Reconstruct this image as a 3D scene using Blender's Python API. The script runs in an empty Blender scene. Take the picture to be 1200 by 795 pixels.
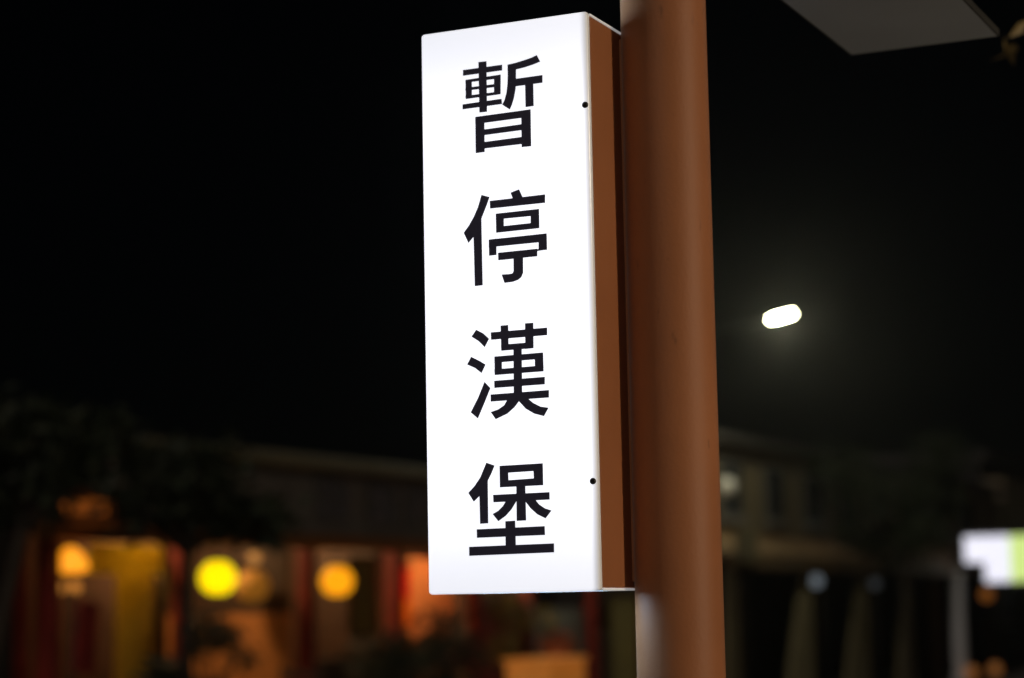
import bpy, bmesh, math, random
from mathutils import Vector, Matrix
random.seed(7)
R = math.radians
scene = bpy.context.scene
C = scene.collection

# ------------------------------------------------------------------ camera
EYE = 1.6
cam_d = bpy.data.cameras.new('camera'); cam = bpy.data.objects.new('camera', cam_d); C.objects.link(cam)
cam_d.sensor_width = 23.6; cam_d.lens = 50.0
cam_d.clip_start = 0.05; cam_d.clip_end = 2000
AX = Vector((0.999832, 0.002277, -0.018189))      # right
AY = Vector((-0.018331, 0.124184, -0.992090)) * -1  # up
AZ = Vector((0.0, 0.992257, 0.124204)) * -1         # back
m = Matrix((AX, AY, AZ)).transposed().to_4x4(); m.translation = Vector((0, 0, EYE))
cam.matrix_world = m
cam_d.dof.use_dof = True
cam_d.dof.focus_distance = 2.76
cam_d.dof.aperture_fstop = 2.0
scene.camera = cam
scene.view_settings.view_transform = 'Standard'
scene.view_settings.look = 'None'
scene.view_settings.exposure = 0.0
scene.view_settings.gamma = 1.0

# ------------------------------------------------------------------ night sky and fill sun
FILL_EL, FILL_AZ = 38.0, 200.0
w = bpy.data.worlds.new('World'); scene.world = w; w.use_nodes = True
nt = w.node_tree; bg = nt.nodes['Background']
sky = nt.nodes.new('ShaderNodeTexSky'); sky.sky_type = 'NISHITA'; sky.sun_disc = False
sky.sun_elevation = R(FILL_EL); sky.sun_rotation = R(FILL_AZ)
nt.links.new(sky.outputs[0], bg.inputs[0]); bg.inputs[1].default_value = 0.00012
sd = bpy.data.lights.new('fill_sun', 'SUN'); sd.energy = 0.31; sd.angle = R(0.5); sd.color = (1.0, 0.86, 0.74)  # unseen warm sun added to fill the dark left side of the pole
so = bpy.data.objects.new('fill_sun', sd); C.objects.link(so)
ma = R(FILL_AZ)
to_fill = Vector((math.sin(ma) * math.cos(R(FILL_EL)), math.cos(ma) * math.cos(R(FILL_EL)), math.sin(R(FILL_EL))))
so.rotation_euler = to_fill.to_track_quat('Z', 'Y').to_euler()
so.location = (0, 0, 30)

# ------------------------------------------------------------------ frames of reference
U = Vector((0.90647, -0.42227, 0.0))   # across the street, away from the shops
V = Vector((0.42227, 0.90647, 0.0))    # along the street
P0 = Vector((-3.33, 18.0, 0.0))        # a point on the shop fronts
RZ = math.atan2(V.y, V.x)              # local x along the street, local y into the shops
def W(s, off, z=0.0): return P0 + V * s + U * off + Vector((0, 0, z))

# ------------------------------------------------------------------ materials
MATS = {}
def mat(name, col, rough=0.6, metal=0.0, var=0.25, scale=6.0, bump=0.0, bscale=40.0, emit=None, es=0.0, coat=0.0, col2=None, spec=0.5, trans=0.0):
    if name in MATS: return MATS[name]
    mt = bpy.data.materials.new(name); mt.use_nodes = True
    t = mt.node_tree; b = t.nodes['Principled BSDF']; L = t.links.new
    tc = t.nodes.new('ShaderNodeTexCoord')
    nz = t.nodes.new('ShaderNodeTexNoise'); nz.inputs['Scale'].default_value = scale; nz.inputs['Detail'].default_value = 6
    L(tc.outputs['Object'], nz.inputs['Vector'])
    rp = t.nodes.new('ShaderNodeValToRGB')
    rp.color_ramp.elements[0].position = 0.3; rp.color_ramp.elements[1].position = 0.72
    a = tuple(c * (1 - var) for c in col); d = col2 or tuple(min(1, c * (1 + var)) for c in col)
    rp.color_ramp.elements[0].color = (*a, 1); rp.color_ramp.elements[1].color = (*d, 1)
    L(nz.outputs['Fac'], rp.inputs['Fac']); L(rp.outputs['Color'], b.inputs['Base Color'])
    mr = t.nodes.new('ShaderNodeMapRange'); mr.inputs['To Min'].default_value = max(0.02, rough - 0.08); mr.inputs['To Max'].default_value = min(1, rough + 0.08)
    L(nz.outputs['Fac'], mr.inputs['Value']); L(mr.outputs['Result'], b.inputs['Roughness'])
    b.inputs['Metallic'].default_value = metal
    b.inputs['Specular IOR Level'].default_value = spec
    if coat: b.inputs['Coat Weight'].default_value = coat; b.inputs['Coat Roughness'].default_value = 0.12
    if trans: b.inputs['Transmission Weight'].default_value = trans
    if bump:
        n2 = t.nodes.new('ShaderNodeTexNoise'); n2.inputs['Scale'].default_value = bscale; n2.inputs['Detail'].default_value = 4
        L(tc.outputs['Object'], n2.inputs['Vector'])
        bp = t.nodes.new('ShaderNodeBump'); bp.inputs['Strength'].default_value = bump; bp.inputs['Distance'].default_value = 0.01
        L(n2.outputs['Fac'], bp.inputs['Height']); L(bp.outputs['Normal'], b.inputs['Normal'])
    if emit:
        b.inputs['Emission Color'].default_value = (*emit, 1); b.inputs['Emission Strength'].default_value = es
    MATS[name] = mt
    return mt

# ------------------------------------------------------------------ mesh helpers
class MB:
    def __init__(self): self.bm = bmesh.new()
    def box(self, x0, x1, y0, y1, z0, z1, bev=0.0, seg=2):
        b = bmesh.new(); bmesh.ops.create_cube(b, size=1)
        for v in b.verts:
            v.co = Vector((x0 + (v.co.x + .5) * (x1 - x0), y0 + (v.co.y + .5) * (y1 - y0), z0 + (v.co.z + .5) * (z1 - z0)))
        if bev: bmesh.ops.bevel(b, geom=b.edges[:], offset=bev, segments=seg, profile=0.5, affect='EDGES')
        return self.add(b)
    def add(self, b, mtx=None):
        if mtx is not None: bmesh.ops.transform(b, matrix=mtx, verts=b.verts)
        me = bpy.data.meshes.new('tmp'); b.to_mesh(me); b.free(); self.bm.from_mesh(me); bpy.data.meshes.remove(me)
        return self
    def lathe(self, prof, n=24, c=(0, 0, 0)):
        b = bmesh.new(); rings = []
        for r, z in prof:
            if r < 1e-5: rings.append([b.verts.new((c[0], c[1], c[2] + z))])
            else: rings.append([b.verts.new((c[0] + r * math.cos(2 * math.pi * i / n), c[1] + r * math.sin(2 * math.pi * i / n), c[2] + z)) for i in range(n)])
        for A, B in zip(rings, rings[1:]):
            for i in range(n):
                j = (i + 1) % n
                q = [A[i % len(A)], A[j % len(A)], B[j % len(B)], B[i % len(B)]]
                q2 = []
                for v in q:
                    if v not in q2: q2.append(v)
                if len(q2) > 2: b.faces.new(q2)
        return self.add(b)
    def cyl(self, p, q, r0, r1=None, n=16):
        r1 = r0 if r1 is None else r1
        p, q = Vector(p), Vector(q); d = q - p
        b = bmesh.new(); bmesh.ops.create_cone(b, cap_ends=True, segments=n, radius1=r0, radius2=r1, depth=d.length)
        return self.add(b, Matrix.Translation((p + q) / 2) @ d.to_track_quat('Z', 'Y').to_matrix().to_4x4())
    def prism(self, poly, a0, a1, axis='y'):
        # poly in (x,z) extruded along y, or in (x,y) extruded along z
        b = bmesh.new()
        f = (lambda p, a: (p[0], a, p[1])) if axis == 'y' else (lambda p, a: (p[0], p[1], a))
        A = [b.verts.new(f(p, a0)) for p in poly]; B = [b.verts.new(f(p, a1)) for p in poly]
        b.faces.new(A); b.faces.new(B[::-1]); n = len(poly)
        for i in range(n): b.faces.new((A[i], B[i], B[(i + 1) % n], A[(i + 1) % n]))
        bmesh.ops.recalc_face_normals(b, faces=b.faces); bmesh.ops.triangulate(b, faces=[x for x in b.faces if len(x.verts) > 4])
        return self.add(b)
    def sphere(self, c, r, n=20, sz=1.0):
        b = bmesh.new(); bmesh.ops.create_uvsphere(b, u_segments=n, v_segments=max(8, n // 2), radius=r)
        return self.add(b, Matrix.Translation(c) @ Matrix.Diagonal((1, 1, sz, 1)))
    def cloth(self, top, bot, z0, z1, y, amp, folds, rows=8, per=6, thick=0.01):
        # hanging fabric: top = (x0,x1) at z1, bot = (x0,x1) at z0, folds along x
        b = bmesh.new(); n = folds * per; G = []
        for side in (0, 1):
            g = []
            for r in range(rows + 1):
                k = r / rows; row = []
                for i in range(n + 1):
                    a = i / n
                    x = (top[0] + (top[1] - top[0]) * a) * (1 - k) + (bot[0] + (bot[1] - bot[0]) * a) * k
                    yy = y + amp * (0.5 + 0.5 * k) * math.sin(a * folds * 2 * math.pi + 0.6 * math.sin(3 * k)) + side * thick
                    row.append(b.verts.new((x, yy, z1 + (z0 - z1) * k)))
                g.append(row)
            G.append(g)
        for g in G:
            for r in range(rows):
                for i in range(n): b.faces.new((g[r][i], g[r][i + 1], g[r + 1][i + 1], g[r + 1][i]))
        for r in range(rows):
            for i in (0, n): b.faces.new((G[0][r][i], G[1][r][i], G[1][r + 1][i], G[0][r + 1][i]))
        for i in range(n):
            for r in (0, rows): b.faces.new((G[0][r][i], G[1][r][i], G[1][r][i + 1], G[0][r][i + 1]))
        bmesh.ops.recalc_face_normals(b, faces=b.faces)
        return self.add(b)
    def build(self, name, material, parent=None, smooth=False):
        me = bpy.data.meshes.new(name); self.bm.to_mesh(me); self.bm.free()
        me.materials.append(material)
        if smooth:
            me.polygons.foreach_set('use_smooth', [True] * len(me.polygons))
            me.set_sharp_from_angle(angle=R(40))
        o = bpy.data.objects.new(name, me); C.objects.link(o)
        if parent is not None: o.parent = parent
        return o
def tag(o, label, cat, group=None):
    o['label'] = label; o['category'] = cat
    if group: o['group'] = group
    return o
def thing(name, label, cat, loc, rz=0.0, group=None):
    o = bpy.data.objects.new(name, None); C.objects.link(o); o.empty_display_size = 0.1
    o.location = loc; o.rotation_euler = (0, 0, rz)
    return tag(o, label, cat, group)
def shop(name, label, cat, s, off=0.0, z=0.0, group=None): return thing(name, label, cat, W(s, off, z), RZ, group)
def struct(o): o['kind'] = 'structure'; return o
GLYPHS = [
 [
  [(-157.0,700.9),(-145.3,700.6),(-145.7,632.3),(-156.8,632.4)],
  [(-179.9,692.9),(-122.5,693.0),(-122.6,685.4),(-180.1,685.2)],
  [(-176.5,679.0),(-167.3,679.1),(-167.7,653.1),(-176.5,653.0)],
  [(-134.4,679.8),(-124.8,680.0),(-125.4,653.6),(-134.9,653.4)],
  [(-176.5,679.0),(-124.8,680.0),(-124.9,675.1),(-176.6,675.3)],
  [(-176.7,668.2),(-125.1,668.2),(-125.2,664.1),(-176.8,664.4)],
  [(-176.9,657.4),(-125.3,657.3),(-125.4,653.6),(-176.5,653.0)],
  [(-181.4,646.3),(-124.2,647.2),(-123.5,640.1),(-181.5,639.6)],
  [(-114.2,692.0),(-102.4,693.0),(-89.8,695.0),(-79.2,697.1),(-71.9,699.5),(-67.3,690.4),(-77.4,687.7),(-90.0,685.4),(-104.7,683.9),(-114.4,684.2)],
  [(-114.2,692.0),(-102.3,687.5),(-102.7,670.0),(-103.5,658.4),(-105.9,647.0),(-109.2,637.6),(-112.5,631.4),(-123.1,638.9),(-119.8,644.7),(-116.7,654.1),(-115.0,665.6),(-114.3,677.3)],
  [(-105.0,671.5),(-64.4,671.9),(-64.6,661.7),(-105.2,661.5)],
  [(-89.4,662.6),(-77.9,662.7),(-77.9,632.1),(-89.4,632.0)],
  [(-162.8,627.2),(-149.8,627.3),(-150.1,578.5),(-163.1,578.3)],
  [(-95.8,627.9),(-82.4,628.1),(-82.6,579.0),(-96.1,579.1)],
  [(-162.8,627.2),(-82.4,628.1),(-82.6,618.4),(-163.0,617.5)],
  [(-154.9,608.7),(-91.5,609.8),(-91.7,601.9),(-155.0,601.1)],
  [(-155.2,591.9),(-91.9,592.8),(-92.1,583.3),(-155.3,583.2)],
 ],
 [
  [(-155.8,521.6),(-144.2,517.6),(-148.2,507.9),(-156.6,489.9),(-161.5,479.1),(-168.5,466.6),(-176.1,459.2),(-182.8,473.3),(-174.6,482.7),(-167.6,493.3),(-161.0,506.2)],
  [(-168.6,483.7),(-156.6,491.3),(-156.3,401.2),(-167.7,400.9)],
  [(-113.5,520.3),(-101.3,523.6),(-96.5,513.1),(-95.3,509.5),(-110.3,510.0),(-110.9,513.3)],
  [(-143.9,512.3),(-64.1,513.2),(-64.4,502.1),(-143.5,502.0)],
  [(-135.4,494.5),(-73.2,494.9),(-85.2,486.5),(-124.0,486.7)],
  [(-73.2,494.9),(-73.3,469.5),(-85.4,477.3),(-85.2,486.5)],
  [(-73.3,469.5),(-135.3,469.0),(-124.2,477.0),(-85.4,477.3)],
  [(-135.3,469.0),(-135.4,494.5),(-124.0,486.7),(-124.2,477.0)],
  [(-146.1,460.9),(-135.2,461.3),(-135.6,439.6),(-146.1,439.5)],
  [(-146.1,460.9),(-63.0,461.7),(-63.2,451.0),(-146.3,450.7)],
  [(-74.3,461.6),(-63.0,461.7),(-63.0,440.2),(-74.8,439.9)],
  [(-133.0,442.3),(-76.8,442.7),(-77.0,432.8),(-132.8,432.3)],
  [(-76.8,442.0),(-72.3,442.3),(-72.3,440.0),(-76.9,439.7)],
  [(-110.8,434.2),(-97.3,434.0),(-97.7,413.0),(-100.3,407.5),(-105.2,404.1),(-112.5,402.2),(-124.4,401.7),(-128.4,413.1),(-117.5,412.8),(-112.7,413.3),(-111.0,416.0)],
 ],
 [
  [(-166.7,343.2),(-156.7,337.7),(-148.4,330.0),(-154.9,319.4),(-163.2,327.6),(-173.8,334.5)],
  [(-174.7,308.0),(-162.6,301.8),(-154.1,296.5),(-160.1,285.7),(-169.1,292.7),(-180.8,298.2)],
  [(-155.9,273.8),(-147.7,265.3),(-156.2,247.3),(-166.5,226.6),(-176.6,235.1),(-165.6,253.5)],
  [(-145.7,338.2),(-65.1,338.7),(-65.3,328.9),(-145.3,328.3)],
  [(-131.3,346.0),(-120.5,346.1),(-120.5,313.3),(-130.9,313.0)],
  [(-96.2,346.5),(-84.6,346.4),(-84.9,313.3),(-96.5,313.0)],
  [(-131.2,321.0),(-84.8,321.2),(-84.9,313.3),(-130.9,313.0)],
  [(-113.4,315.6),(-101.8,315.8),(-102.4,246.1),(-114.2,246.7)],
  [(-140.9,306.1),(-130.4,306.2),(-130.7,281.9),(-140.9,281.8)],
  [(-83.2,306.6),(-71.5,306.8),(-71.4,282.3),(-83.3,282.2)],
  [(-140.9,306.1),(-71.5,306.8),(-71.7,298.7),(-141.0,297.9)],
  [(-141.2,289.4),(-71.3,290.0),(-71.4,282.3),(-140.9,281.8)],
  [(-141.7,274.4),(-69.8,275.1),(-70.0,265.4),(-141.7,265.0)],
  [(-147.3,256.8),(-64.4,257.7),(-64.6,248.0),(-147.2,247.5)],
  [(-122.8,249.1),(-111.3,254.1),(-104.1,253.7),(-107.0,245.8),(-113.7,238.2),(-124.2,230.4),(-140.6,224.3),(-147.5,233.9),(-136.6,236.7),(-128.2,241.5)],
  [(-107.0,245.8),(-109.3,254.0),(-97.9,253.3),(-92.9,247.4),(-86.9,242.4),(-76.7,237.1),(-65.3,235.0),(-72.1,224.5),(-85.1,228.2),(-97.3,235.4)],
 ],
 [
  [(-155.2,168.5),(-143.6,164.2),(-148.6,153.7),(-154.0,144.5),(-160.4,133.5),(-166.4,125.3),(-174.3,118.7),(-182.0,130.3),(-172.9,138.7),(-164.3,149.7)],
  [(-166.0,135.6),(-153.7,146.4),(-154.1,90.0),(-165.6,89.7)],
  [(-136.3,163.5),(-75.1,164.1),(-88.3,154.6),(-124.3,154.0)],
  [(-75.1,164.1),(-75.1,135.9),(-87.9,145.3),(-88.3,154.6)],
  [(-75.1,135.9),(-136.3,135.6),(-124.1,144.4),(-87.9,145.3)],
  [(-136.3,135.6),(-136.3,163.5),(-124.3,154.0),(-124.1,144.4)],
  [(-146.2,126.4),(-66.5,126.8),(-66.5,117.2),(-145.9,116.7)],
  [(-112.9,136.9),(-100.4,137.1),(-100.1,91.8),(-113.2,91.6)],
  [(-127.5,118.2),(-113.0,119.5),(-114.1,115.9),(-120.5,106.8),(-128.9,98.7),(-139.4,92.3),(-147.3,101.6),(-139.1,105.6),(-132.8,111.0)],
  [(-100.7,119.1),(-86.5,117.6),(-81.5,111.8),(-73.5,106.4),(-64.2,103.3),(-72.7,93.6),(-83.8,99.0),(-92.8,106.7),(-99.8,115.3)],
  [(-129.3,91.8),(-115.7,92.1),(-115.3,59.2),(-129.5,58.7)],
  [(-170.5,82.7),(-74.2,83.7),(-74.0,72.4),(-170.3,71.7)],
  [(-181.8,60.4),(-61.7,61.4),(-61.8,50.0),(-181.8,48.8)],
 ],
]

# ================================================================== ground
asphalt = mat('asphalt', (0.05, 0.05, 0.052), 0.85, var=0.35, scale=3, bump=0.4, bscale=120)
paving = mat('paving', (0.20, 0.19, 0.175), 0.8, var=0.3, scale=2, bump=0.3, bscale=60)
kerbm = mat('kerb_stone', (0.30, 0.29, 0.27), 0.8, bump=0.2)
struct(MB().box(-600, 600, -600, 900, -0.5, 0.0).build('ground', asphalt))
fr = lambda: (W(0, 0), RZ)
def strip(name, x0, x1, y0, y1, z0, z1, m_, bev=0.0):
    o = struct(MB().box(x0, x1, y0, y1, z0, z1, bev).build(name, m_)); o.location = P0; o.rotation_euler = (0, 0, RZ); return o
strip('pavement', -40, 90, -2.6, 12, -0.05, 0.12, paving)
strip('kerb', -40, 90, -2.78, -2.602, -0.05, 0.135, kerbm, 0.015)
# pavement on the side where the sign stands (local y = distance into the shops, so the near side is negative)
strip('pavement_near', -40, 60, -26, -8.9, -0.05, 0.12, paving)
strip('kerb_near', -40, 60, -8.898, -8.72, -0.05, 0.135, kerbm, 0.015)
white_line = mat('road_paint', (0.75, 0.75, 0.72), 0.7, var=0.15, scale=12)
for i in range(14):
    o = struct(MB().box(-20 + i * 6, -17 + i * 6, -5.82, -5.70, 0.002, 0.006).build('road_marking', white_line)); o.location = P0; o.rotation_euler = (0, 0, RZ)

# ================================================================== the lit sign and its pole
SO = Vector((0.10475, 2.74702, EYE + 0.02255)); SRZ = R(-24.978)
SW, SH, SD = 0.2435, 0.75, 0.125
def acrylic(name, hi, lo, tint):
    mt = bpy.data.materials.new(name); mt.use_nodes = True
    t = mt.node_tree; b = t.nodes['Principled BSDF']; L = t.links.new
    b.inputs['Base Color'].default_value = (0.8, 0.81, 0.82, 1); b.inputs['Roughness'].default_value = 0.25
    tc = t.nodes.new('ShaderNodeTexCoord'); sx = t.nodes.new('ShaderNodeSeparateXYZ'); L(tc.outputs['Object'], sx.inputs[0])
    # the tubes inside stop short of both ends of the box: the sheet is a little dimmer there
    mp = t.nodes.new('ShaderNodeMapRange'); mp.interpolation_type = 'SMOOTHSTEP'
    ab = t.nodes.new('ShaderNodeMath'); ab.operation = 'SUBTRACT'; ab.inputs[1].default_value = SH / 2; L(sx.outputs['Z'], ab.inputs[0])
    a2 = t.nodes.new('ShaderNodeMath'); a2.operation = 'ABSOLUTE'; L(ab.outputs[0], a2.inputs[0])
    mp.inputs['From Min'].default_value = 0.20; mp.inputs['From Max'].default_value = 0.385
    mp.inputs['To Min'].default_value = hi; mp.inputs['To Max'].default_value = lo
    L(a2.outputs[0], mp.inputs['Value'])
    # the returned rim sits in front of the metal frame and takes less of the light
    rim = t.nodes.new('ShaderNodeMapRange'); rim.interpolation_type = 'SMOOTHSTEP'
    rim.inputs['From Min'].default_value = 0.0001; rim.inputs['From Max'].default_value = 0.0165
    rim.inputs['To Min'].default_value = 1.0; rim.inputs['To Max'].default_value = 0.06
    ed = t.nodes.new('ShaderNodeMath'); ed.operation = 'ADD'; ed.inputs[1].default_value = 0.0120; L(sx.outputs['X'], ed.inputs[0])
    em = t.nodes.new('ShaderNodeMath'); em.operation = 'MAXIMUM'; em.inputs[1].default_value = 0.0; L(ed.outputs[0], em.inputs[0])
    es_ = t.nodes.new('ShaderNodeMath'); es_.operation = 'ADD'; L(em.outputs[0], es_.inputs[0]); L(sx.outputs['Y'], es_.inputs[1])
    L(es_.outputs[0], rim.inputs['Value'])
    mu = t.nodes.new('ShaderNodeMath'); mu.operation = 'MULTIPLY'; L(mp.outputs[0], mu.inputs[0]); L(rim.outputs[0], mu.inputs[1])
    b.inputs['Emission Color'].default_value = (*tint, 1); L(mu.outputs[0], b.inputs['Emission Strength'])
    return mt
ac_front = acrylic('lit_acrylic', 1.25, 0.84, (0.95, 0.97, 1.06))
ac_rim = mat('acrylic_end_sheet', (0.75, 0.76, 0.78), 0.3, var=0.03, emit=(0.95, 0.98, 1.0), es=0.22)
brown = mat('brown_paint', (0.30, 0.112, 0.043), 0.55, var=0.10, scale=5, bump=0.05, bscale=180, spec=0.28)
brown.node_tree.nodes['Principled BSDF'].inputs['Sheen Weight'].default_value = 0.4   # sheen added to whiten the spill light along the pole's edge
brown.node_tree.nodes['Principled BSDF'].inputs['Sheen Roughness'].default_value = 0.28
def weather(mt, sc, amount):
    t = mt.node_tree; b = t.nodes['Principled BSDF']; L = t.links.new
    src = b.inputs['Base Color'].links[0].from_socket
    tc = t.nodes.new('ShaderNodeTexCoord'); mp = t.nodes.new('ShaderNodeMapping'); mp.inputs['Scale'].default_value = (1, 1, 0.35); L(tc.outputs['Object'], mp.inputs[0])
    n1 = t.nodes.new('ShaderNodeTexNoise'); n1.inputs['Scale'].default_value = sc; n1.inputs['Detail'].default_value = 8; L(mp.outputs[0], n1.inputs['Vector'])
    r1 = t.nodes.new('ShaderNodeMapRange'); r1.inputs['From Min'].default_value = 0.68; r1.inputs['From Max'].default_value = 0.76; L(n1.outputs['Fac'], r1.inputs['Value'])
    m1 = t.nodes.new('ShaderNodeMath'); m1.operation = 'MULTIPLY'; m1.inputs[1].default_value = amount; L(r1.outputs[0], m1.inputs[0])
    mx = t.nodes.new('ShaderNodeMixRGB'); L(m1.outputs[0], mx.inputs[0]); L(src, mx.inputs[1]); mx.inputs[2].default_value = (0.07, 0.03, 0.015, 1)
    n2 = t.nodes.new('ShaderNodeTexNoise'); n2.inputs['Scale'].default_value = sc * 2.3; n2.inputs['Detail'].default_value = 5; L(tc.outputs['Object'], n2.inputs['Vector'])
    r2 = t.nodes.new('ShaderNodeMapRange'); r2.inputs['From Min'].default_value = 0.74; r2.inputs['From Max'].default_value = 0.78; L(n2.outputs['Fac'], r2.inputs['Value'])
    m2 = t.nodes.new('ShaderNodeMath'); m2.operation = 'MULTIPLY'; m2.inputs[1].default_value = amount; L(r2.outputs[0], m2.inputs[0])
    m3 = t.nodes.new('ShaderNodeMixRGB'); L(m2.outputs[0], m3.inputs[0]); L(mx.outputs[0], m3.inputs[1]); m3.inputs[2].default_value = (0.42, 0.30, 0.22, 1)
    L(m3.outputs[0], b.inputs['Base Color'])
weather(brown, 60, 0.4)
brown2 = mat('brown_sheet', (0.31, 0.112, 0.042), 0.5, var=0.07, scale=7, bump=0.03, bscale=160)
black_vinyl = mat('black_vinyl', (0.015, 0.013, 0.018), 0.55, var=0.1, emit=(0.8, 0.7, 1.2), es=0.009)   # faint violet glow painted in for the glare over the letters
black_screw = mat('black_screw', (0.012, 0.010, 0.010), 0.4, var=0.1)

sign = thing('projecting_light_box', 'tall white lit box sign with four black characters fixed to brown pole', 'sign', SO, SRZ)
f = MB().box(-SW, 0, 0, 0.0122, 0, SH, 0.0048, 5); f.build('front_panel', ac_front, sign, True)
spill_mat = mat('spill_glow', (0.8, 0.8, 0.8), 0.4, var=0.02, emit=(0.52, 0.90, 1.30), es=14.0)
for nm, za, zb, zt in (('bottom_panel', 0.0006, 0.0036, 0.012), ('top_panel', SH - 0.0036, SH - 0.0006, SH - 0.012)):
    mb = MB()   # end sheet with a made-up slot; hidden glowing tray added to light the pole
    mb.box(-SW + 0.0015, -0.0005, 0.0124, 0.038, za, zb, 0.0006); mb.box(-SW + 0.0015, -0.0005, 0.100, SD - 0.004, za, zb, 0.0006)
    mb.box(-SW + 0.0015, -SW + 0.03, 0.0385, 0.0995, za, zb, 0.0006); mb.box(-0.022, -0.0005, 0.0385, 0.0995, za, zb, 0.0006)
    pn = mb.build(nm, ac_rim, sign)
    MB().box(-SW + 0.012, -0.012, 0.03, 0.108, zt - 0.002, zt + 0.002).build('added_glow_tray', spill_mat, pn)
MB().box(-0.008, -0.0008, 0.0124, SD - 0.004, 0.0040, SH - 0.0040, 0.0012).build('side_panel', brown2, sign)
MB().box(-SW + 0.0008, -SW + 0.008, 0.0124, SD - 0.004, 0.0040, SH - 0.0040, 0.0012).build('side_panel', brown2, sign)
MB().box(-SW + 0.001, -0.0005, SD - 0.0038, SD, 0.0006, SH - 0.0006, 0.001).build('back_panel', brown2, sign)
names = ['black character reading zan', 'black character reading ting', 'black character reading han', 'black character reading bao']
for gi, (g, nm) in enumerate(zip(GLYPHS, names)):
    mb = MB()
    for i, poly in enumerate(g):
        mb.prism([(x / 1000, z / 1000) for x, z in poly], 0.0004, -0.0009 - 0.00003 * i)
    o = mb.build('character', black_vinyl, sign); o['label'] = nm
for (x, z) in ((-0.0052, 0.6253), (-0.0062, 0.1383)):
    MB().lathe([(0, 0), (0.0043, 0), (0.0043, 0.0012), (0.0032, 0.0024), (0, 0.0027)], 18).build('screw', black_screw, sign, True)
    o = C.objects[-1]; o.location = (x, 0.0008, z); o.rotation_euler = (R(90), 0, 0)
MB().box(-0.006, 0.012, SD - 0.0125, SD - 0.0042, 0.012, SH - 0.012, 0.001).build('mounting_strip', brown2, sign)

PC = SO + U * 0.0530 + V * 0.140
pole = thing('sign_pole', 'round brown painted steel pole beside the lit white box sign', 'pole', (PC.x, PC.y, 0.12), SRZ)
PR = 0.0576
MB().lathe([(0, 0.010), (PR, 0.010), (PR, 4.2), (PR - 0.006, 4.215), (0, 4.22)], 96).build('shaft', brown, pole, True)
MB().box(-0.14, 0.14, -0.14, 0.14, -0.004, 0.012, 0.003).build('base_plate', brown, pole)
for sx_ in (-1, 1):
    for sy_ in (-1, 1):
        MB().lathe([(0, 0.010), (0.014, 0.010), (0.014, 0.026), (0.007, 0.028), (0.007, 0.045), (0, 0.046)], 6, (0.105 * sx_, 0.105 * sy_, 0)).build('bolt', mat('galvanised', (0.45, 0.45, 0.46), 0.45, 0.9), pole)

pale_sheet = mat('pale_sheet', (0.47, 0.53, 0.62), 0.6, var=0.08, scale=4, bump=0.03)
board = thing('overhead_board', 'flat pale grey board held out from top of brown pole', 'board', SO + Vector((0, 0, 0.838)), SRZ)
MB().box(0.146, 0.377, 0.27, 0.727, 0, 0.010, 0.0015).build('panel', pale_sheet, board)
for k in ((0.1435, 0.146, 0.27, 0.7295), (0.377, 0.3795, 0.27, 0.7295), (0.146, 0.377, 0.727, 0.7295)): MB().box(*k, 0.0, 0.0115).build('edge_trim', mat('dark_trim', (0.012, 0.012, 0.012), 0.7), board)
MB().box(0.150, 0.190, 0.10, 0.60, 0.012, 0.05, 0.003).build('arm', brown, board)
MB().box(0.05, 0.1495, 0.118, 0.162, 0.014, 0.048, 0.003).build('arm', brown, board)
MB().box(0.1905, 0.34, 0.40, 0.43, 0.012, 0.04, 0.003).build('batten', brown, board)

# ================================================================== street lamps
lampm = mat('lamp_paint', (0.015, 0.015, 0.016), 0.5, 0.3)
def street_lamp(label, base, face, zh, power, lens_es, tilt=12, reach=0.75, bare=False):
    t = thing('street_lamp', label, 'street lamp', base, face, 'street lamps')   # local +x points over the street
    MB().lathe([(0, 0), (0.17, 0), (0.17, 0.02), (0.09, 0.03), (0.09, 0.5), (0.06, 0.55), (0.04, zh - 0.2), (0, zh - 0.19)], 24).build('mast', lampm, t, True)
    a = R(tilt); d = Vector((math.cos(a), 0, math.sin(a)))
    MB().cyl((0, 0, zh - 0.3), d * reach + Vector((0, 0, zh - 0.3)), 0.035, 0.03).build('arm', lampm, t, True)
    h = MB().box(-0.26, 0.26, -0.13, 0.13, 0.0, 0.07, 0.03, 3).build('head', lampm, t, True)
    h.location = d * (reach + 0.2) + Vector((0, 0, zh - 0.3)); h.rotation_euler = (0, -a, 0)
    le = MB().box(-0.13, 0.13, -0.115, 0.115, -0.03, 0.002, 0.012).build('lens', mat('lamp_lens_%g' % lens_es, (0.8, 0.8, 0.7), 0.3, var=0.02, emit=(1.0, 0.98, 0.62), es=lens_es), h)
    if power:
        ld = bpy.data.lights.new('lamp_light', 'POINT' if bare else 'AREA'); ld.energy = power; ld.color = (1.0, 0.95, 0.62) if bare else (1.0, 0.80, 0.56)
        if bare: ld.shadow_soft_size = 0.06
        else: ld.shape = 'RECTANGLE'; ld.size = 0.3; ld.size_y = 0.15
        lo = bpy.data.objects.new('lamp_light', ld); C.objects.link(lo); lo.parent = h; lo.location = (0, 0, -0.09 if bare else -0.045)
    return t
street_lamp('lit street lamp on a tall mast by the shops across the street', W(12.14, 0.36, 0.12), math.atan2((V * 1.1 + U * 1.18).y, (V * 1.1 + U * 1.18).x), 5.30, 110, 90.0, 14, 1.49, True)
street_lamp('assumed unseen street lamp on the pavement well right of the brown pole', (8.3, -1.6, 0.12), math.atan2(0.5, -0.9), 4.4, 540, 60.0, 20, 0.7)  # out of view; assumed from the light on the pole's right side

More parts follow.
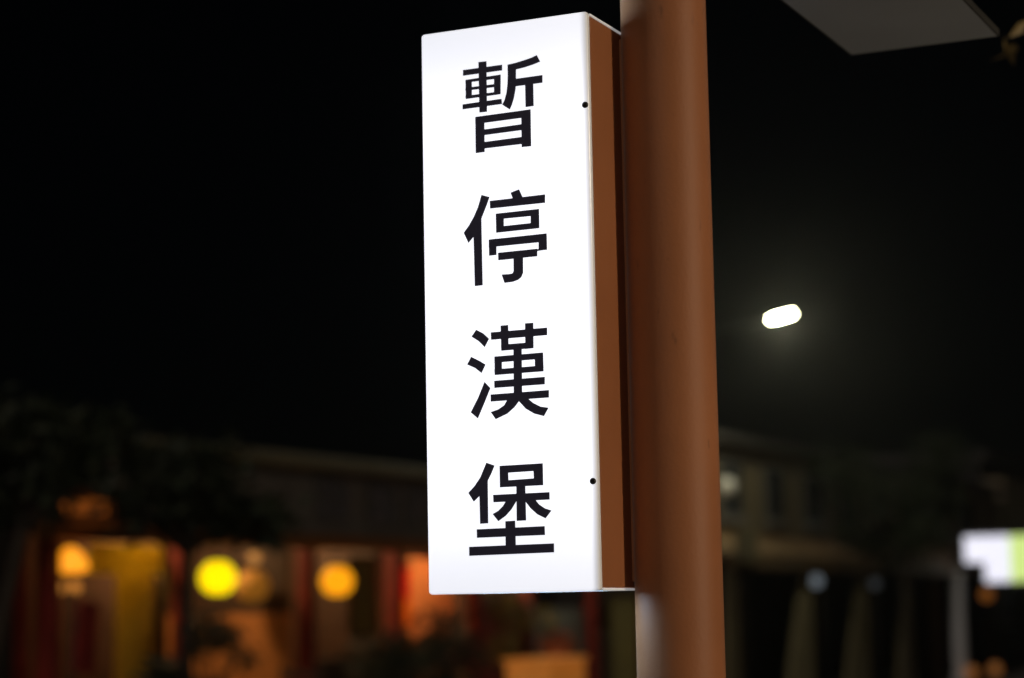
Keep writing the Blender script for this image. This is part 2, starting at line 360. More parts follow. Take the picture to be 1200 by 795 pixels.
# ================================================================== the shop row
dark_wall = mat('dark_render', (0.03, 0.028, 0.028), 0.8, var=0.3, scale=1.5, bump=0.15)
grey_wall = mat('grey_render', (0.26, 0.24, 0.24), 0.8, var=0.25, scale=1.2, bump=0.15)
roofm = mat('roof_sheet', (0.06, 0.055, 0.055), 0.6, var=0.2)
red_wood = mat('red_wood', (0.20, 0.018, 0.012), 0.5, var=0.25, scale=4, bump=0.1)
orange_wood = mat('orange_wood', (0.36, 0.13, 0.03), 0.55, var=0.25, scale=5, bump=0.1)
brown_wood = mat('brown_wood', (0.16, 0.07, 0.03), 0.6, var=0.3, scale=5, bump=0.15)
dark_wood = mat('dark_wood', (0.05, 0.025, 0.015), 0.6, var=0.3, scale=5)
peach = mat('peach_plaster', (0.50, 0.20, 0.055), 0.8, var=0.15, scale=2, bump=0.1)
tilefloor = mat('shop_floor', (0.18, 0.12, 0.08), 0.5, var=0.2, scale=4)
def cloth(name, col):
    mt = mat(name, col, 0.9, var=0.12, scale=20)
    t = mt.node_tree; tr = t.nodes.new('ShaderNodeBsdfTranslucent'); tr.inputs[0].default_value = (*col, 1)
    mx = t.nodes.new('ShaderNodeMixShader'); mx.inputs[0].default_value = 0.5
    t.links.new(t.nodes['Principled BSDF'].outputs[0], mx.inputs[1]); t.links.new(tr.outputs[0], mx.inputs[2])
    t.links.new(mx.outputs[0], t.nodes['Material Output'].inputs['Surface'])
    return mt
yellow_cloth = cloth('yellow_cloth', (0.60, 0.48, 0.08)); peach_cloth = cloth('peach_cloth', (0.74, 0.47, 0.29))
red_cloth = cloth('red_cloth', (0.75, 0.03, 0.05)); orange_cloth = cloth('orange_cloth', (0.85, 0.38, 0.03))
beige_cloth = mat('beige_cloth', (0.18, 0.15, 0.09), 0.9, var=0.15, scale=10)
bluegrey = mat('bluegrey_paint', (0.13, 0.15, 0.16), 0.6, var=0.2, scale=3)
glassm = mat('window_glass', (0.05, 0.055, 0.07), 0.12, var=0.1, spec=0.8)
frame_m = mat('window_frame_paint', (0.16, 0.15, 0.15), 0.5)
blackm = mat('black_metal', (0.02, 0.02, 0.02), 0.5)
G_Z = 0.12

# ---- unlit neighbour at the near end of the row
b0 = shop('dark_shop_building', 'unlit dark building adjoining the warmly lit restaurant', 'building', -1.3, 0, G_Z)
MB().box(-9, -0.004, 0, 7, 0, 2.7).build('wall', dark_wall, b0)
MB().box(-9.2, -0.006, -0.2, 7.2, 2.702, 2.82, 0.02).build('roof', roofm, b0)
shut = mat('shutter_paint', (0.035, 0.03, 0.03), 0.6)
sh = MB().box(-3.6, -0.7, -0.03, 0.01, 0.02, 2.5).build('shutter', shut, b0)
for i in range(18): MB().box(-3.55, -0.75, -0.055, -0.028, 0.06 + i * 0.135, 0.06 + i * 0.135 + 0.12, 0.01, 1).build('slat', shut, sh)

# ---- the restaurant
A0, A1 = -1.2, 11.9
b1 = shop('restaurant_building', 'low restaurant front with red posts and glowing round lanterns', 'building', 0, 0, G_Z)
MB().box(A0, A1, 2.6, 2.8, 0, 2.9).build('wall', peach, b1)
MB().box(A0, A0 + 0.15, 0.05, 2.598, 0, 2.9).build('wall', red_wood, b1)
MB().box(A1 - 0.15, A1, 0.05, 2.598, 0, 2.9).build('wall', grey_wall, b1)
MB().box(A0 + 0.152, A1 - 0.152, -0.1, 2.598, -0.05, 0.03).build('floor', tilefloor, b1)
MB().box(A0 + 0.152, A1 - 0.152, 0.12, 2.598, 2.60, 2.66).build('ceiling', dark_wood, b1)
MB().box(A0, A1, -0.06, 0.118, 2.21, 2.90, 0.01).build('fascia', grey_wall, b1)
MB().box(A0 + 0.1, A1 - 0.1, -0.16, -0.062, 2.10, 2.23, 0.01).build('beam', orange_wood, b1)
rf = MB().prism([(-0.45, 2.86), (3.0, 2.98), (3.0, 3.08), (-0.45, 2.96)], A0 - 0.1, A1 + 0.1)
rf.bm.verts.ensure_lookup_table()
for v_ in rf.bm.verts: v_.co = Vector((v_.co.y, v_.co.x, v_.co.z))
bmesh.ops.recalc_face_normals(rf.bm, faces=rf.bm.faces)
roof1 = rf.build('roof', roofm, b1)
gut = MB().box(A0 - 0.1, A1 + 0.1, -0.55, -0.452, 2.82, 2.93, 0.02).build('gutter', mat('gutter_paint', (0.22, 0.19, 0.12), 0.5), roof1)
for x in (A0 + 0.25, 0.92, 3.02, 4.78, 6.62, 8.0, 9.9, A1 - 0.25):
    p_ = MB().box(x - 0.07, x + 0.07, -0.14, 0.0, 0.0, 2.098, 0.012).build('post', red_wood, b1)
    MB().box(x - 0.10, x + 0.10, -0.17, 0.02, 0.0, 0.10, 0.01).build('foot', dark_wood, p_)
for x in (3.49, 4.53, 5.3, 6.6, 8.1, 9.6):
    wn = MB().box(x - 0.30, x + 0.30, -0.10, -0.062, 2.36, 2.80, 0.006).build('window', frame_m, b1)
    for k in (-1, 1): MB().box(x + k * 0.14 - 0.12, x + k * 0.14 + 0.12, -0.106, -0.101, 2.40, 2.76).build('pane', mat('pale_window_glass', (0.20, 0.20, 0.25), 0.25, spec=0.8), wn)
# low front counter and screens between the posts
for (x0, x1, z1, mm, nm) in ((3.1, 4.7, 1.05, dark_wood, 'counter'), (6.70, 7.92, 1.66, red_wood, 'screen'), (8.08, 9.82, 1.48, bluegrey, 'screen'), (9.98, 10.62, 1.2, dark_wood, 'screen'), (10.66, 11.56, 1.66, mat('olive_paint', (0.30, 0.24, 0.09), 0.7, scale=3), 'screen')):
    c_ = MB().box(x0, x1, -0.02, 0.04, 0.0, z1, 0.008).build(nm, mm, b1)
    n = max(2, int((x1 - x0) / 0.42))
    for i in range(n):
        a_ = x0 + (x1 - x0) * i / n + 0.03; b_ = x0 + (x1 - x0) * (i + 1) / n - 0.03
        MB().box(a_, b_, -0.034, -0.0215, 0.12, z1 - 0.08, 0.005).build('panel', mm, c_)
# olive notice window in the third bay
wn = MB().box(3.98, 4.52, 0.0, 0.04, 1.24, 2.05, 0.006).build('window', dark_wood, b1)
MB().box(4.02, 4.48, -0.006, -0.001, 1.28, 2.01).build('pane', cloth('olive_paper', (0.42, 0.34, 0.10)), wn)

# hanging boards in the first bay
for (s0, s1, z0, z1, nm) in ((-0.80, -0.15, 2.44, 2.56, 'short orange wooden board on the grey fascia above pendant lamp'), (-0.83, 0.08, 2.255, 2.36, 'long orange wooden board just above the dome pendant lamp')):
    o = shop('wooden_board', nm, 'sign board', (s0 + s1) / 2, 0.06, z0)
    h_ = (s1 - s0) / 2
    MB().box(-h_, h_, -0.05, 0.002, 0, z1 - z0, 0.01).build('plank', mat('painted_glow_board', (0.36, 0.13, 0.03), 0.6, var=0.15, emit=(1.0, 0.24, 0.03), es=0.17), o)  # lamplight falling on the boards is put in as emission
    for k in (-1, 1): MB().box(k * h_ * 0.8 - 0.015, k * h_ * 0.8 + 0.015, -0.056, 0.003, -0.006, z1 - z0 + 0.006, 0.002).build('strap', blackm, o)

# lanterns and lamps
def lantern(label, s, off, z, r, emit, es, ztop, squash=0.94):
    t = shop('paper_lantern', label, 'lantern', s, off, z, 'lanterns of the restaurant')
    n = 22; prof = [(0, -r * squash)]
    for i in range(1, n * 2):
        a = -math.pi / 2 + math.pi * i / (n * 2)
        prof.append((r * math.cos(a) * (1.0 if i % 2 else 0.975), r * squash * math.sin(a)))
    prof.append((0, r * squash))
    MB().lathe(prof, 28).build('shade', mat('lantern_paper_%g_%g' % (emit[1], es), (0.45, 0.22, 0.05), 0.8, var=0.03, emit=emit, es=es), t, True)
    for k in (-1, 1):
        MB().lathe([(0.0, 0), (r * 0.36, 0), (r * 0.36, 0.03), (0, 0.03)], 20, (0, 0, r * squash * 0.93 - 0.015 if k > 0 else -r * squash * 0.93 - 0.015)).build('cap', blackm, t)
    MB().cyl((0, 0, r * squash), (0, 0, ztop - z), 0.006, n=8).build('cord', blackm, t)
    return t
BZ = 2.1 + G_Z + 0.02
lantern('bright yellow round paper lantern hanging from the restaurant beam', 1.43, 0.10, 1.935, 0.165, (1.0, 0.72, 0.0), 1.35, BZ)
lantern('deep orange round paper lantern hanging from the restaurant beam', 3.55, 0.10, 1.915, 0.160, (1.0, 0.36, 0.004), 1.15, BZ)
lantern('dim amber paper lantern set back behind the bright yellow lantern', 2.72, -0.35, 1.875, 0.165, (1.0, 0.36, 0.03), 0.16, 2.46)
def bulb(label, s, off, z, r, emit, es, ztop, nm='hanging_bulb'):
    t = shop(nm, label, 'light bulb', s, off, z, 'small bulbs of the shops')
    MB().sphere((0, 0, 0), r, 16).build('globe', mat('bulb_%g_%g' % (emit[1], es), (0.3, 0.16, 0.06) if emit[1] < 0.6 else (0.6, 0.6, 0.6), 0.4, var=0.02, emit=emit, es=es), t, True)
    MB().lathe([(0, r * 0.8), (r * 0.45, r * 0.8), (r * 0.4, r * 1.7), (0, r * 1.75)], 12).build('socket', blackm, t)
    MB().cyl((0, 0, r * 1.7), (0, 0, ztop - z), 0.005, n=8).build('cord', blackm, t)
bulb('small dim orange bulb above the amber paper lantern', 2.45, -0.15, 2.13, 0.055, (1.0, 0.42, 0.10), 0.5, 2.46)
bulb('small dim orange bulb below the dome pendant lamp', -0.85, 0.10, 1.845, 0.05, (1.0, 0.38, 0.06), 0.5, BZ)
bulb('small dim orange bulb below the dome pendant lamp', -0.65, 0.10, 1.845, 0.05, (1.0, 0.38, 0.06), 0.5, BZ)
t = shop('pendant_lamp', 'orange glowing half dome pendant lamp at end of restaurant', 'pendant lamp', -0.72, 0.11, 1.98)
MB().lathe([(0, 0.0), (0.10, -0.02), (0.145, 0.01), (0.145, 0.05), (0.12, 0.10), (0.08, 0.15), (0.03, 0.185), (0, 0.186)], 28).build('shade', mat('pendant_glass', (0.8, 0.6, 0.3), 0.5, var=0.02, emit=(1.0, 0.33, 0.008), es=1.3), t, True)
MB().cyl((0, 0, 0.18), (0, 0, BZ - 1.98), 0.008, n=8).build('cord', blackm, t)

# bay 1: lit yellow valance and curtain
c_ = tag(MB().cloth((-0.52, 0.52), (-0.52, 0.52), 0, 0.25, 0, 0.02, 5).build('cloth_valance', yellow_cloth), 'short yellow cloth valance hung under the beam beside the pendant lamp', 'valance'); c_.location = W(0.34, -0.10, 1.96 ); c_.rotation_euler = (0, 0, RZ)
c_ = tag(MB().cloth((-0.27, 0.27), (-0.25, 0.25), 0, 1.82, 0, 0.03, 5).build('curtain', yellow_cloth), 'long yellow curtain hanging below the short valance', 'curtain'); c_.location = W(0.60, -0.20, 0.16); c_.rotation_euler = (0, 0, RZ)
t = shop('standing_banner', 'tilted red panel on a thin post at end of restaurant', 'banner', -0.95, 0.30, G_Z)
MB().lathe([(0, 0), (0.18, 0), (0.18, 0.03), (0.02, 0.05), (0.015, 1.70), (0, 1.70)], 16).build('post', blackm, t, True)
o = MB().box(-0.13, 0.13, -0.045, -0.014, 1.06, 1.62, 0.006).build('panel', mat('red_paint', (0.30, 0.02, 0.015), 0.6), t); o.rotation_euler = (0, R(6), 0)

# interior partitions, and unseen ceiling lamps added to light the restaurant bays
olive_pl = mat('olive_plaster', (0.42, 0.30, 0.05), 0.8, var=0.2, scale=3)
for x, y0, y1, z0, z1, pm in ((0.92, 0.12, 0.5, 0.032, 2.598, dark_wood), (0.92, 0.502, 2.598, 0.032, 2.598, dark_wood), (3.02, 0.12, 2.598, 0.032, 1.5, peach), (3.02, 0.12, 2.598, 1.502, 2.598, dark_wood), (4.78, 0.12, 2.598, 0.032, 2.598, dark_wood), (8.0, 0.12, 2.598, 0.032, 2.598, dark_wood)):  # peach partition turned dark above to stand for the shade there
    MB().box(x - 0.04, x + 0.04, y0, y1, z0, z1).build('partition', pm, b1)
def added_ceiling_lamp(label, s, off, es, r=0.18):
    t = shop('added_ceiling_lamp', label, 'ceiling lamp', s, off, 2.72, 'added ceiling lamps inside the restaurant')
    MB().lathe([(0, 0.0), (r, 0.0), (r * 1.05, -0.03), (0, -0.03)][::-1], 24).build('housing', blackm, t)
    MB().lathe([(0, -0.085), (r * 0.7, -0.075), (r * 0.95, -0.031), (0, -0.031)], 24).build('diffuser', mat('diffuser_%g' % es, (0.8, 0.7, 0.5), 0.5, var=0.02, emit=(1.0, 0.60, 0.26), es=es), t, True)
added_ceiling_lamp('added round ceiling lamp inside the bay with the yellow curtain', 0.55, -0.5, 120)
added_ceiling_lamp('added round ceiling lamp inside the bay with the yellow lantern', 2.2, -0.85, 72)
added_ceiling_lamp('added round ceiling lamp inside the bay with the orange lantern', 4.0, -0.8, 100)
added_ceiling_lamp('added round ceiling lamp behind the peach curtain', 5.8, -0.7, 300)  # hidden lamp added to make the curtain and banner glow from behind

t = shop('added_floodlight', 'small added floodlight under the restaurant eave hidden behind the box sign', 'floodlight', 8.6, 0.30, 2.72)  # unseen light added to brighten the screens and plants below the sign
MB().box(-0.12, 0.12, -0.06, 0.06, 0.0, 0.06, 0.01).build('housing', blackm, t)
MB().box(-0.02, 0.02, 0.04, 0.26, 0.02, 0.05).build('bracket', blackm, t)
MB().box(-0.10, 0.10, -0.05, 0.05, -0.008, -0.001).build('lens', mat('added_flood_lens', (0.8, 0.7, 0.5), 0.4, var=0.02, emit=(1.0, 0.72, 0.40), es=150), t)

# bay 4: banner and backlit curtain
t = shop('shop_banner', 'red and orange cloth banner hanging beside the peach curtain', 'banner', 5.12, -0.04, 0)
MB().cloth((-0.22, 0.22), (-0.22, 0.22), 1.74, 2.06, 0, 0.012, 3).build('upper_cloth', red_cloth, t)
MB().cloth((-0.22, 0.22), (-0.22, 0.22), 1.28, 1.738, 0, 0.012, 3).build('lower_cloth', orange_cloth, t)
MB().cyl((-0.26, 0.005, 2.07), (0.26, 0.005, 2.07), 0.012, n=10).build('rod', dark_wood, t)
for k in (-1, 1): MB().cyl((k * 0.22, 0.005, 2.07), (k * 0.22, 0.005, 2.36), 0.005, n=8).build('cord', blackm, t)
c_ = tag(MB().cloth((-0.55, 0.55), (-0.55, 0.55), 0, 1.13, 0, 0.03, 8).build('curtain', peach_cloth), 'backlit peach curtain hanging beside the red and orange banner', 'curtain'); c_.location = W(6.0, -0.12, 1.05); c_.rotation_euler = (0, 0, RZ)
c_ = tag(MB().box(-0.85, 0.85, -0.012, 0.012, 0, 0.03, 0.006).build('curtain_rod', dark_wood), 'dark wooden rod carrying the backlit peach curtain', 'rod'); c_.location = W(5.7, -0.125, 2.17); c_.rotation_euler = (0, 0, RZ)

# tables, stools and boxes in front of the restaurant
def table(label, s, off, w_, d_, h, m_):
    t = shop('small_table', label, 'table', s, off, G_Z, 'tables of the restaurant')
    MB().box(-w_ / 2, w_ / 2, -d_ / 2, d_ / 2, h - 0.04, h, 0.008).build('tabletop', m_, t)
    for a in (-1, 1):
        for b in (-1, 1): MB().box(a * (w_ / 2 - 0.06) - 0.025, a * (w_ / 2 - 0.06) + 0.025, b * (d_ / 2 - 0.06) - 0.025, b * (d_ / 2 - 0.06) + 0.025, 0, h - 0.04, 0.004).build('leg', dark_wood, t)
def chair(label, s, off, rz):
    t = thing('dining_chair', label, 'chair', W(s, off, G_Z), RZ + rz, 'chairs of the restaurant')
    MB().box(-0.2, 0.2, -0.2, 0.2, 0.43, 0.47, 0.012).build('seat', dark_wood, t)
    for a in (-1, 1):
        MB().box(a * 0.18 - 0.02, a * 0.18 + 0.02, -0.19, -0.15, 0, 0.43, 0.004).build('leg', dark_wood, t)
        MB().box(a * 0.18 - 0.02, a * 0.18 + 0.02, 0.15, 0.19, 0, 0.43, 0.004).build('leg', dark_wood, t)
        MB().box(a * 0.18 - 0.018, a * 0.18 + 0.018, 0.155, 0.19, 0.47, 1.02, 0.004).build('back_post', dark_wood, t)
    for z in (0.62, 0.76, 0.90): MB().box(-0.16, 0.16, 0.162, 0.184, z, z + 0.07, 0.005).build('back_slat', dark_wood, t)
table('dark table on the pavement under the yellow lantern', 1.35, 0.62, 0.7, 0.6, 0.76, dark_wood)
chair('dark chair at the table near the yellow curtain post', 0.72, 0.60, R(75))
chair('dark chair at the table on the side of the orange lantern', 1.98, 0.55, R(-80))
painted_glow = mat('box_painted_light', (0.5, 0.25, 0.06), 0.6, var=0.2, emit=(1.0, 0.30, 0.04), es=0.22)  # light falling on the box from nearby is painted in as emission
t = shop('orange_box', 'orange box with painted lamplight standing on pavement before red screen', 'box', 6.55, 0.95, G_Z)
MB().box(-0.48, 0.48, -0.25, 0.25, 0.0, 0.93, 0.01).build('body', painted_glow, t)
MB().box(-0.51, 0.51, -0.28, 0.28, 0.932, 0.972, 0.008).build('lid', painted_glow, t)
for k in range(4): MB().box(-0.46 + k * 0.235, -0.245 + k * 0.235, -0.263, -0.251, 0.06, 0.88, 0.004).build('plank', painted_glow, t)

# leaves
leafdark = mat('leaf_dark', (0.02, 0.03, 0.014), 0.6, var=0.4, scale=3)
leafyel = mat('leaf_yellowish', (0.16, 0.15, 0.02), 0.5, var=0.35, scale=3)
bark = mat('bark', (0.035, 0.026, 0.02), 0.9, var=0.3, scale=8, bump=0.5)
def leaves(name, clumps, n, size, m_, parent, seed=1, aspect=0.45):
    rnd = random.Random(seed); V_, F_ = [], []
    for (c, r, sz) in clumps:
        for _ in range(n):
            while True:
                d = Vector((rnd.uniform(-1, 1), rnd.uniform(-1, 1), rnd.uniform(-1, 1)))
                if 0.2 < d.length < 1: break
            p = Vector(c) + Vector((d.x * r, d.y * r, d.z * r * sz))
            a = Vector((rnd.gauss(0, 1), rnd.gauss(0, 1), rnd.gauss(-0.3, 0.6))).normalized(); b = a.cross(Vector((rnd.gauss(0, 1), rnd.gauss(0, 1), rnd.gauss(0, 1)))).normalized()
            nn = a.cross(b); L_ = size * rnd.uniform(0.6, 1.3); i = len(V_)
            V_ += [p, p + a * L_ * 0.5 + b * L_ * aspect * 0.5 + nn * L_ * 0.08, p + a * L_, p + a * L_ * 0.5 - b * L_ * aspect * 0.5 + nn * L_ * 0.08]
            F_ += [(i, i + 1, i + 2), (i, i + 2, i + 3)]
    me = bpy.data.meshes.new(name); me.from_pydata(V_, [], F_); me.materials.append(m_)
    o = bpy.data.objects.new(name, me); C.objects.link(o); o.parent = parent; return o
def tree(label, loc, h, trunk_h, crown_r, m_, seed, clumps=None, dens=260, size=0.14, lean=(0, 0)):
    rnd = random.Random(seed)
    t = thing('street_tree', label, 'tree', loc)
    mb = MB(); top = Vector((lean[0], lean[1], trunk_h))
    mb.cyl((0, 0, -0.05), top, 0.06, 0.04, 12)
    cl = []
    for i in range(11):
        a = i * 2.4 + rnd.uniform(-.4, .4); rr = crown_r * rnd.uniform(0.25, 0.75); z = rnd.uniform(trunk_h + 0.1, h - 0.3)
        e = Vector((lean[0] + rr * math.cos(a), lean[1] + rr * math.sin(a), z)); cl.append((e, crown_r * rnd.uniform(0.32, 0.5), 0.7))
        mb.cyl(top - Vector((0, 0, 0.1)), e, 0.04, 0.012, 7)
    mb.build('trunk', bark, t, True)
    leaves('crown', cl, dens, size, m_, t, seed)
    return t
tree('dark leafy street tree before the fascia of the restaurant', W(-1.55, 1.75, G_Z), 2.95, 2.05, 0.72, leafdark, 8, dens=120, size=0.14)
tree('dark leafy street tree by the unlit building next to restaurant', W(-4.2, 1.75, G_Z), 3.0, 2.15, 0.7, leafdark, 5, dens=160, size=0.13, lean=(0.45, 0.2))
tree('dark leafy street tree beside the lit white shop sign', W(19.3, 1.5, G_Z), 4.3, 2.25, 1.25, leafdark, 11, dens=320)

def potted(label, s, off, h, r, m_, potm, seed, pr=0.2, n=230):
    t = shop('potted_shrub', label, 'potted plant', s, off, G_Z, 'potted plants before the restaurant')
    MB().lathe([(0, 0), (pr * 0.75, 0), (pr, 0.36), (pr * 1.06, 0.36), (pr * 1.06, 0.42), (pr * 0.92, 0.42), (pr * 0.9, 0.37), (0, 0.37)], 24).build('pot', potm, t, True)
    mb = MB(); rnd = random.Random(seed); cl = []
    for i in range(5):
        e = Vector((rnd.uniform(-.6, .6) * r, rnd.uniform(-.6, .6) * r, rnd.uniform(0.55 * h, h - r * 0.35))); mb.cyl((0, 0, 0.3), e, 0.014, 0.006, 6); cl.append((e, r * 0.55, 0.9))
    mb.build('stem', bark, t); leaves('foliage', cl, n, 0.11, m_, t, seed)
terra = mat('terracotta', (0.40, 0.13, 0.05), 0.8, var=0.2); darkpot = mat('dark_glaze', (0.03, 0.03, 0.035), 0.4)
potted('dark green potted shrub before the yellow curtain', -0.62, 0.9, 1.45, 0.30, leafdark, darkpot, 31, n=120)
potted('dark green potted shrub beside the dark pavement table', 0.30, 0.75, 1.52, 0.36, leafdark, darkpot, 33, n=55)
potted('dark green potted shrub before the counter under the orange lantern', 2.9, 0.9, 1.4, 0.38, leafdark, darkpot, 21, n=90)
potted('dark green potted shrub before the red and orange banner', 3.72, 0.9, 1.25, 0.36, leafdark, darkpot, 22)
potted('dark green potted shrub before the peach curtain', 4.35, 0.9, 1.55, 0.40, leafdark, darkpot, 23, n=90)
potted('yellowish leafy plant in dark pot before the grey screen', 6.85, 0.45, 1.72, 0.38, leafyel, darkpot, 24, n=70)
t = shop('terracotta_planter', 'orange terracotta planter on a stand before the grey screen', 'planter', 7.35, 0.75, G_Z)
MB().lathe([(0, 0), (0.16, 0), (0.05, 0.05), (0.05, 0.76), (0.15, 0.8), (0, 0.8)], 20).build('stand', dark_wood, t, True)
MB().lathe([(0, 0.79), (0.13, 0.79), (0.20, 1.05), (0.22, 1.05), (0.22, 1.11), (0.18, 1.11), (0.17, 1.03), (0, 1.03)], 24).build('pot', terra, t, True)
leaves('foliage', [((0, 0, 1.15), 0.17, 0.7)], 120, 0.1, mat('orange_flower', (0.45, 0.10, 0.03), 0.6), t, 5)

# ---- second building of the row
B0, B1_ = 12.0, 33.0
b2 = shop('terrace_building', 'dim two storey shop row with brown awning and canvas flaps', 'building', 0, 0, G_Z)
tan = mat('tan_render', (0.26, 0.21, 0.14), 0.8, var=0.35, scale=0.8, bump=0.2)
MB().box(B0, B1_, 2.4, 2.6, 0, 3.95).build('wall', dark_wall, b2)
MB().box(B0, B1_, 0.0, 2.398, 2.55, 3.85).build('upper_wall', tan, b2)
MB().box(B0 - 0.002, B1_ + 0.1, -0.25, 2.7, 3.852, 3.98, 0.02).build('roof', roofm, b2)
aw = MB().prism([(-1.0, 2.12), (-0.002, 2.52), (-0.002, 2.58), (-1.0, 2.18)], B0 + 0.3, B1_ - 1)
for v_ in aw.bm.verts: v_.co = Vector((v_.co.y, v_.co.x, v_.co.z))
bmesh.ops.recalc_face_normals(aw.bm, faces=aw.bm.faces)
awn = aw.build('awning', mat('awning_canvas', (0.16, 0.10, 0.05), 0.85, var=0.3, scale=1.5), b2)
MB().box(B0 + 0.3, B1_ - 1, -1.03, -1.002, 1.98, 2.2, 0.004).build('valance', mat('awning_canvas', (0.16, 0.10, 0.05)), awn)
for i, x in enumerate((13.2, 15.4, 17.4, 19.4, 21.4, 23.6, 25.6, 27.8, 30.0)):
    wn = MB().box(x - 0.5, x + 0.5, -0.03, 0.02, 2.78, 3.62, 0.01).build('window', frame_m, b2)
    for k in (-1, 1): MB().box(x + k * 0.235 - 0.2, x + k * 0.235 + 0.2, -0.036, -0.031, 2.84, 3.56).build('pane', glassm, wn)
    MB().box(x - 0.56, x + 0.56, -0.09, -0.032, 2.70, 2.778, 0.008).build('sill', grey_wall, wn)
for x in (12.4, 15.9, 19.9, 23.0, 26.0, 29.5, 32.6): MB().box(x - 0.1, x + 0.1, 0.0, 0.2, 0.0, 2.548, 0.01).build('post', dark_wood, b2)
# canvas flaps
for i, (s, wd, lab) in enumerate(((12.35, 0.8, 'beige canvas flap next to the restaurant wall'), (15.3, 1.5, 'beige canvas flap hanging near the street lamp mast'), (18.2, 1.6, 'beige canvas flap before the street tree trunk'), (21.1, 1.2, 'beige canvas flap between street tree and brown post'))):
    o = tag(MB().cloth((wd / 2 - 0.45, wd / 2), (-wd / 2, wd / 2), 0, 1.95, 0, 0.03, 4).build('canvas_flap', beige_cloth), lab, 'canvas'); o.location = W(s, 0.98, G_Z); o.rotation_euler = (0, 0, RZ)
# posts carrying the lit sign end
for (s, off, r, m_, lab) in ((25.6, 0.4, 0.11, brown_wood, 'round brown post under the awning beside the white post'), (24.9, 1.0, 0.12, mat('white_paint', (0.8, 0.82, 0.86), 0.5, var=0.1), 'round white post carrying the lit white shop sign')):
    t = shop('round_post', lab, 'post', s, off, G_Z)
    MB().lathe([(0, 0), (r * 1.3, 0), (r * 1.3, 0.1), (r, 0.12), (r, 1.98), (0, 1.98)], 24).build('shaft', m_, t, True)
    MB().lathe([(0, 1.981), (r * 1.2, 1.981), (r * 1.2, 2.06), (0, 2.06)], 24).build('cap', m_, t, True)
# lit shop sign (stands across the pavement)
sg = shop('lit_shop_sign', 'bright white lit shop sign with green corner across the street', 'sign', 24.8, 1.0, 1.80 + 0.0)
lit = mat('lit_white', (0.8, 0.8, 0.8), 0.4, var=0.02, emit=(0.90, 0.90, 1.05), es=1.0)
litg = mat('lit_green', (0.5, 0.7, 0.2), 0.4, var=0.02, emit=(0.74, 0.95, 0.30), es=0.85)
MB().box(0.0, 0.14, -1.55, -0.12, 0.50, 1.06, 0.01).build('frame', blackm, sg)
MB().box(-0.012, -0.001, -1.02, -0.20, 0.52, 0.99).build('panel', lit, sg)
MB().box(0.0, 0.14, -1.55, -0.50, 0.08, 0.498, 0.01).build('frame', blackm, sg)
MB().box(-0.012, -0.001, -1.02, -0.56, 0.16, 0.518).build('panel', lit, sg)
MB().box(-0.012, -0.001, -1.53, -1.022, 0.16, 0.99).build('panel', litg, sg)
MB().cyl((0.07, 0.0, 0.36), (0.07, 0.0, 1.2), 0.04, n=12).build('bracket', blackm, sg)
MB().box(0.05, 0.09, -0.2, 0.02, 0.6, 0.66).build('bracket', blackm, sg)
bulb('small bluish white lamp under the brown awning', 18.5, 0.3, 1.98, 0.10, (0.75, 0.88, 1.0), 0.16, 2.5, 'awning_lamp')
bulb('very dim small lamp under the brown awning', 21.9, 0.3, 1.95, 0.09, (0.8, 0.9, 1.0), 0.03, 2.5, 'awning_lamp')
bulb('round tan lamp globe fixed to the upper wall', 14.4, 0.3, 3.3, 0.13, (1.0, 0.8, 0.45), 0.04, 3.9, 'eave_lamp')
o = tag(MB().box(-0.4, 0.4, -0.05, 0.0, 0, 0.45, 0.01).build('fascia_board', beige_cloth), 'pale beige sign board above the brown awning by restaurant', 'sign board'); o.location = W(15.2, 0.002, 2.2); o.rotation_euler = (0, 0, RZ); o.location = W(12.9, 1.05, 2.2)
for (s, off, z, lab) in ((26.4, 1.2, 1.74, 'small orange lantern hanging below the lit white shop sign'),):
    bulb(lab, s, off, z, 0.12, (1.0, 0.30, 0.04), 0.16, 2.2, 'small_lantern')
for (s, off, lab) in ((24.7, 1.25, 'low orange ground lamp beside the white post'), (26.6, 1.25, 'low orange ground lamp beyond the white post')):
    t = shop('ground_lamp', lab, 'lamp', s, off, G_Z, 'ground lamps')
    MB().lathe([(0, 0), (0.10, 0), (0.10, 0.03), (0.03, 0.05), (0.03, 0.1), (0, 0.1)], 16).build('foot', blackm, t)
    MB().sphere((0, 0, 0.21), 0.12, 16).build('globe', mat('ground_globe', (0.6, 0.4, 0.2), 0.4, var=0.02, emit=(1.0, 0.30, 0.05), es=0.14), t, True)
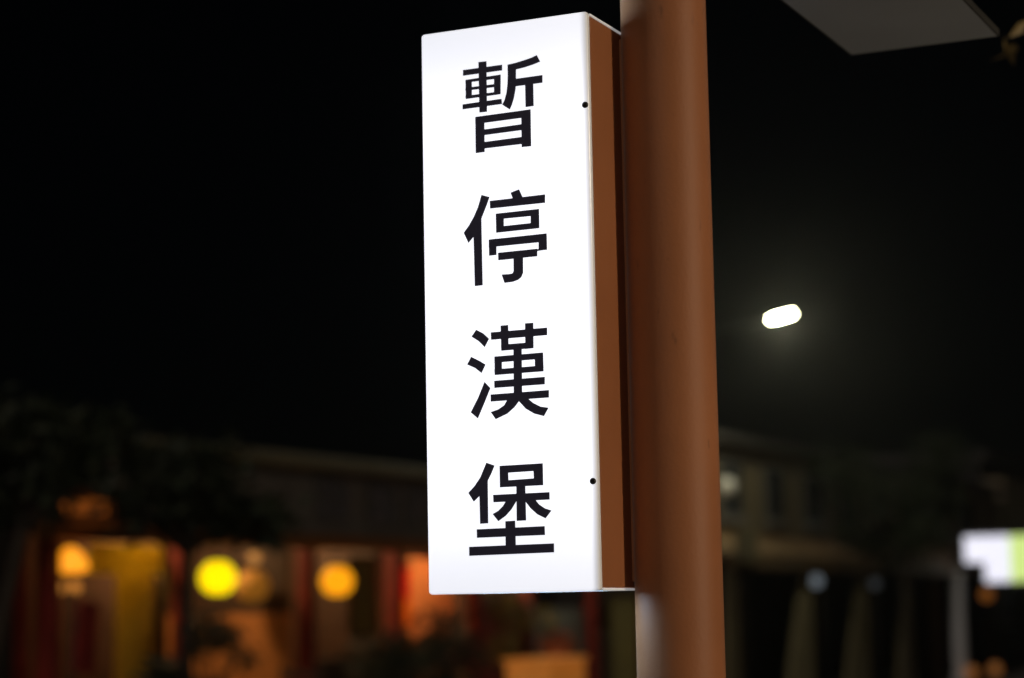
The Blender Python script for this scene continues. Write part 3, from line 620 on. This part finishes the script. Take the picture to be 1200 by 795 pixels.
# ---- far taller block
b3 = shop('unlit_block', 'unlit flat roofed block at far end of the shop row', 'building', 33.2, 0, G_Z)
MB().box(0, 26, 0.4, 12, 0, 4.6).build('wall', dark_wall, b3)
MB().box(-0.1, 26.1, 0.2, 12.1, 4.602, 4.8, 0.02).build('roof', roofm, b3)
MB().box(0.2, 25, -0.1, 0.398, 2.9, 4.2, 0.02).build('fascia', tan, b3)
for i in range(7):
    x = 1.2 + i * 3.4; z = 0.9
    wn = MB().box(x, x + 1.8, 0.34, 0.402, z, z + 1.5, 0.02).build('window', frame_m, b3)
    MB().box(x + 0.08, x + 1.72, 0.33, 0.338, z + 0.08, z + 1.42).build('pane', glassm, wn)

# ---- young tree by the board: only one twig reaches into view
t = thing('young_tree', 'slender young tree with tan leaves beside the overhead board', 'tree', (2.0, 4.9, 0.12))
mb = MB(); mb.cyl((0, 0, -0.05), (0.05, 0, 3.6), 0.05, 0.025, 10)
tip = Vector((1.065, 4.5, 2.775)) - Vector((2.0, 4.9, 0.12))
mb.cyl((0.03, 0, 2.4), tip + Vector((0.06, 0.02, 0.02)), 0.012, 0.004, 8)
for k in range(7): mb.cyl((0.04, 0, 2.6 + 0.12 * k), (0.05 + 0.5 * math.cos(k * 0.5 - 1.2), 0.5 * math.sin(k * 2.0), 3.0 + 0.12 * k), 0.012, 0.004, 6)
mb.build('trunk', bark, t, True)
leaves('crown', [(Vector((0.3, 0.1, 3.5)), 0.45, 0.8), (Vector((0.2, -0.2, 3.1)), 0.3, 0.8)], 60, 0.075, mat('leaf_tan', (0.22, 0.16, 0.06), 0.6), t, 9, 0.4)
leaves('twig_leaves', [(tip + Vector((0.012, 0.01, 0.0)), 0.028, 0.8)], 7, 0.05, mat('leaf_tan', (0.22, 0.16, 0.06), 0.6), t, 12, 0.4)

# ---- thin haze added to stand in for lens glare round the street lamp
hz = MB().box(-620, 620, -620, 920, -1.0, 9.0).build('halo_haze', mat('halo_haze_mat', (0.8, 0.8, 0.8)))
hz['kind'] = 'stuff'
hm = hz.data.materials[0]; hn = hm.node_tree
for l in list(hn.nodes['Material Output'].inputs['Surface'].links): hn.links.remove(l)
pv = hn.nodes.new('ShaderNodeVolumePrincipled'); pv.inputs['Density'].default_value = 0.0009; pv.inputs['Color'].default_value = (0.9, 0.92, 0.95, 1); pv.inputs['Anisotropy'].default_value = 0.88
hn.links.new(pv.outputs[0], hn.nodes['Material Output'].inputs['Volume'])
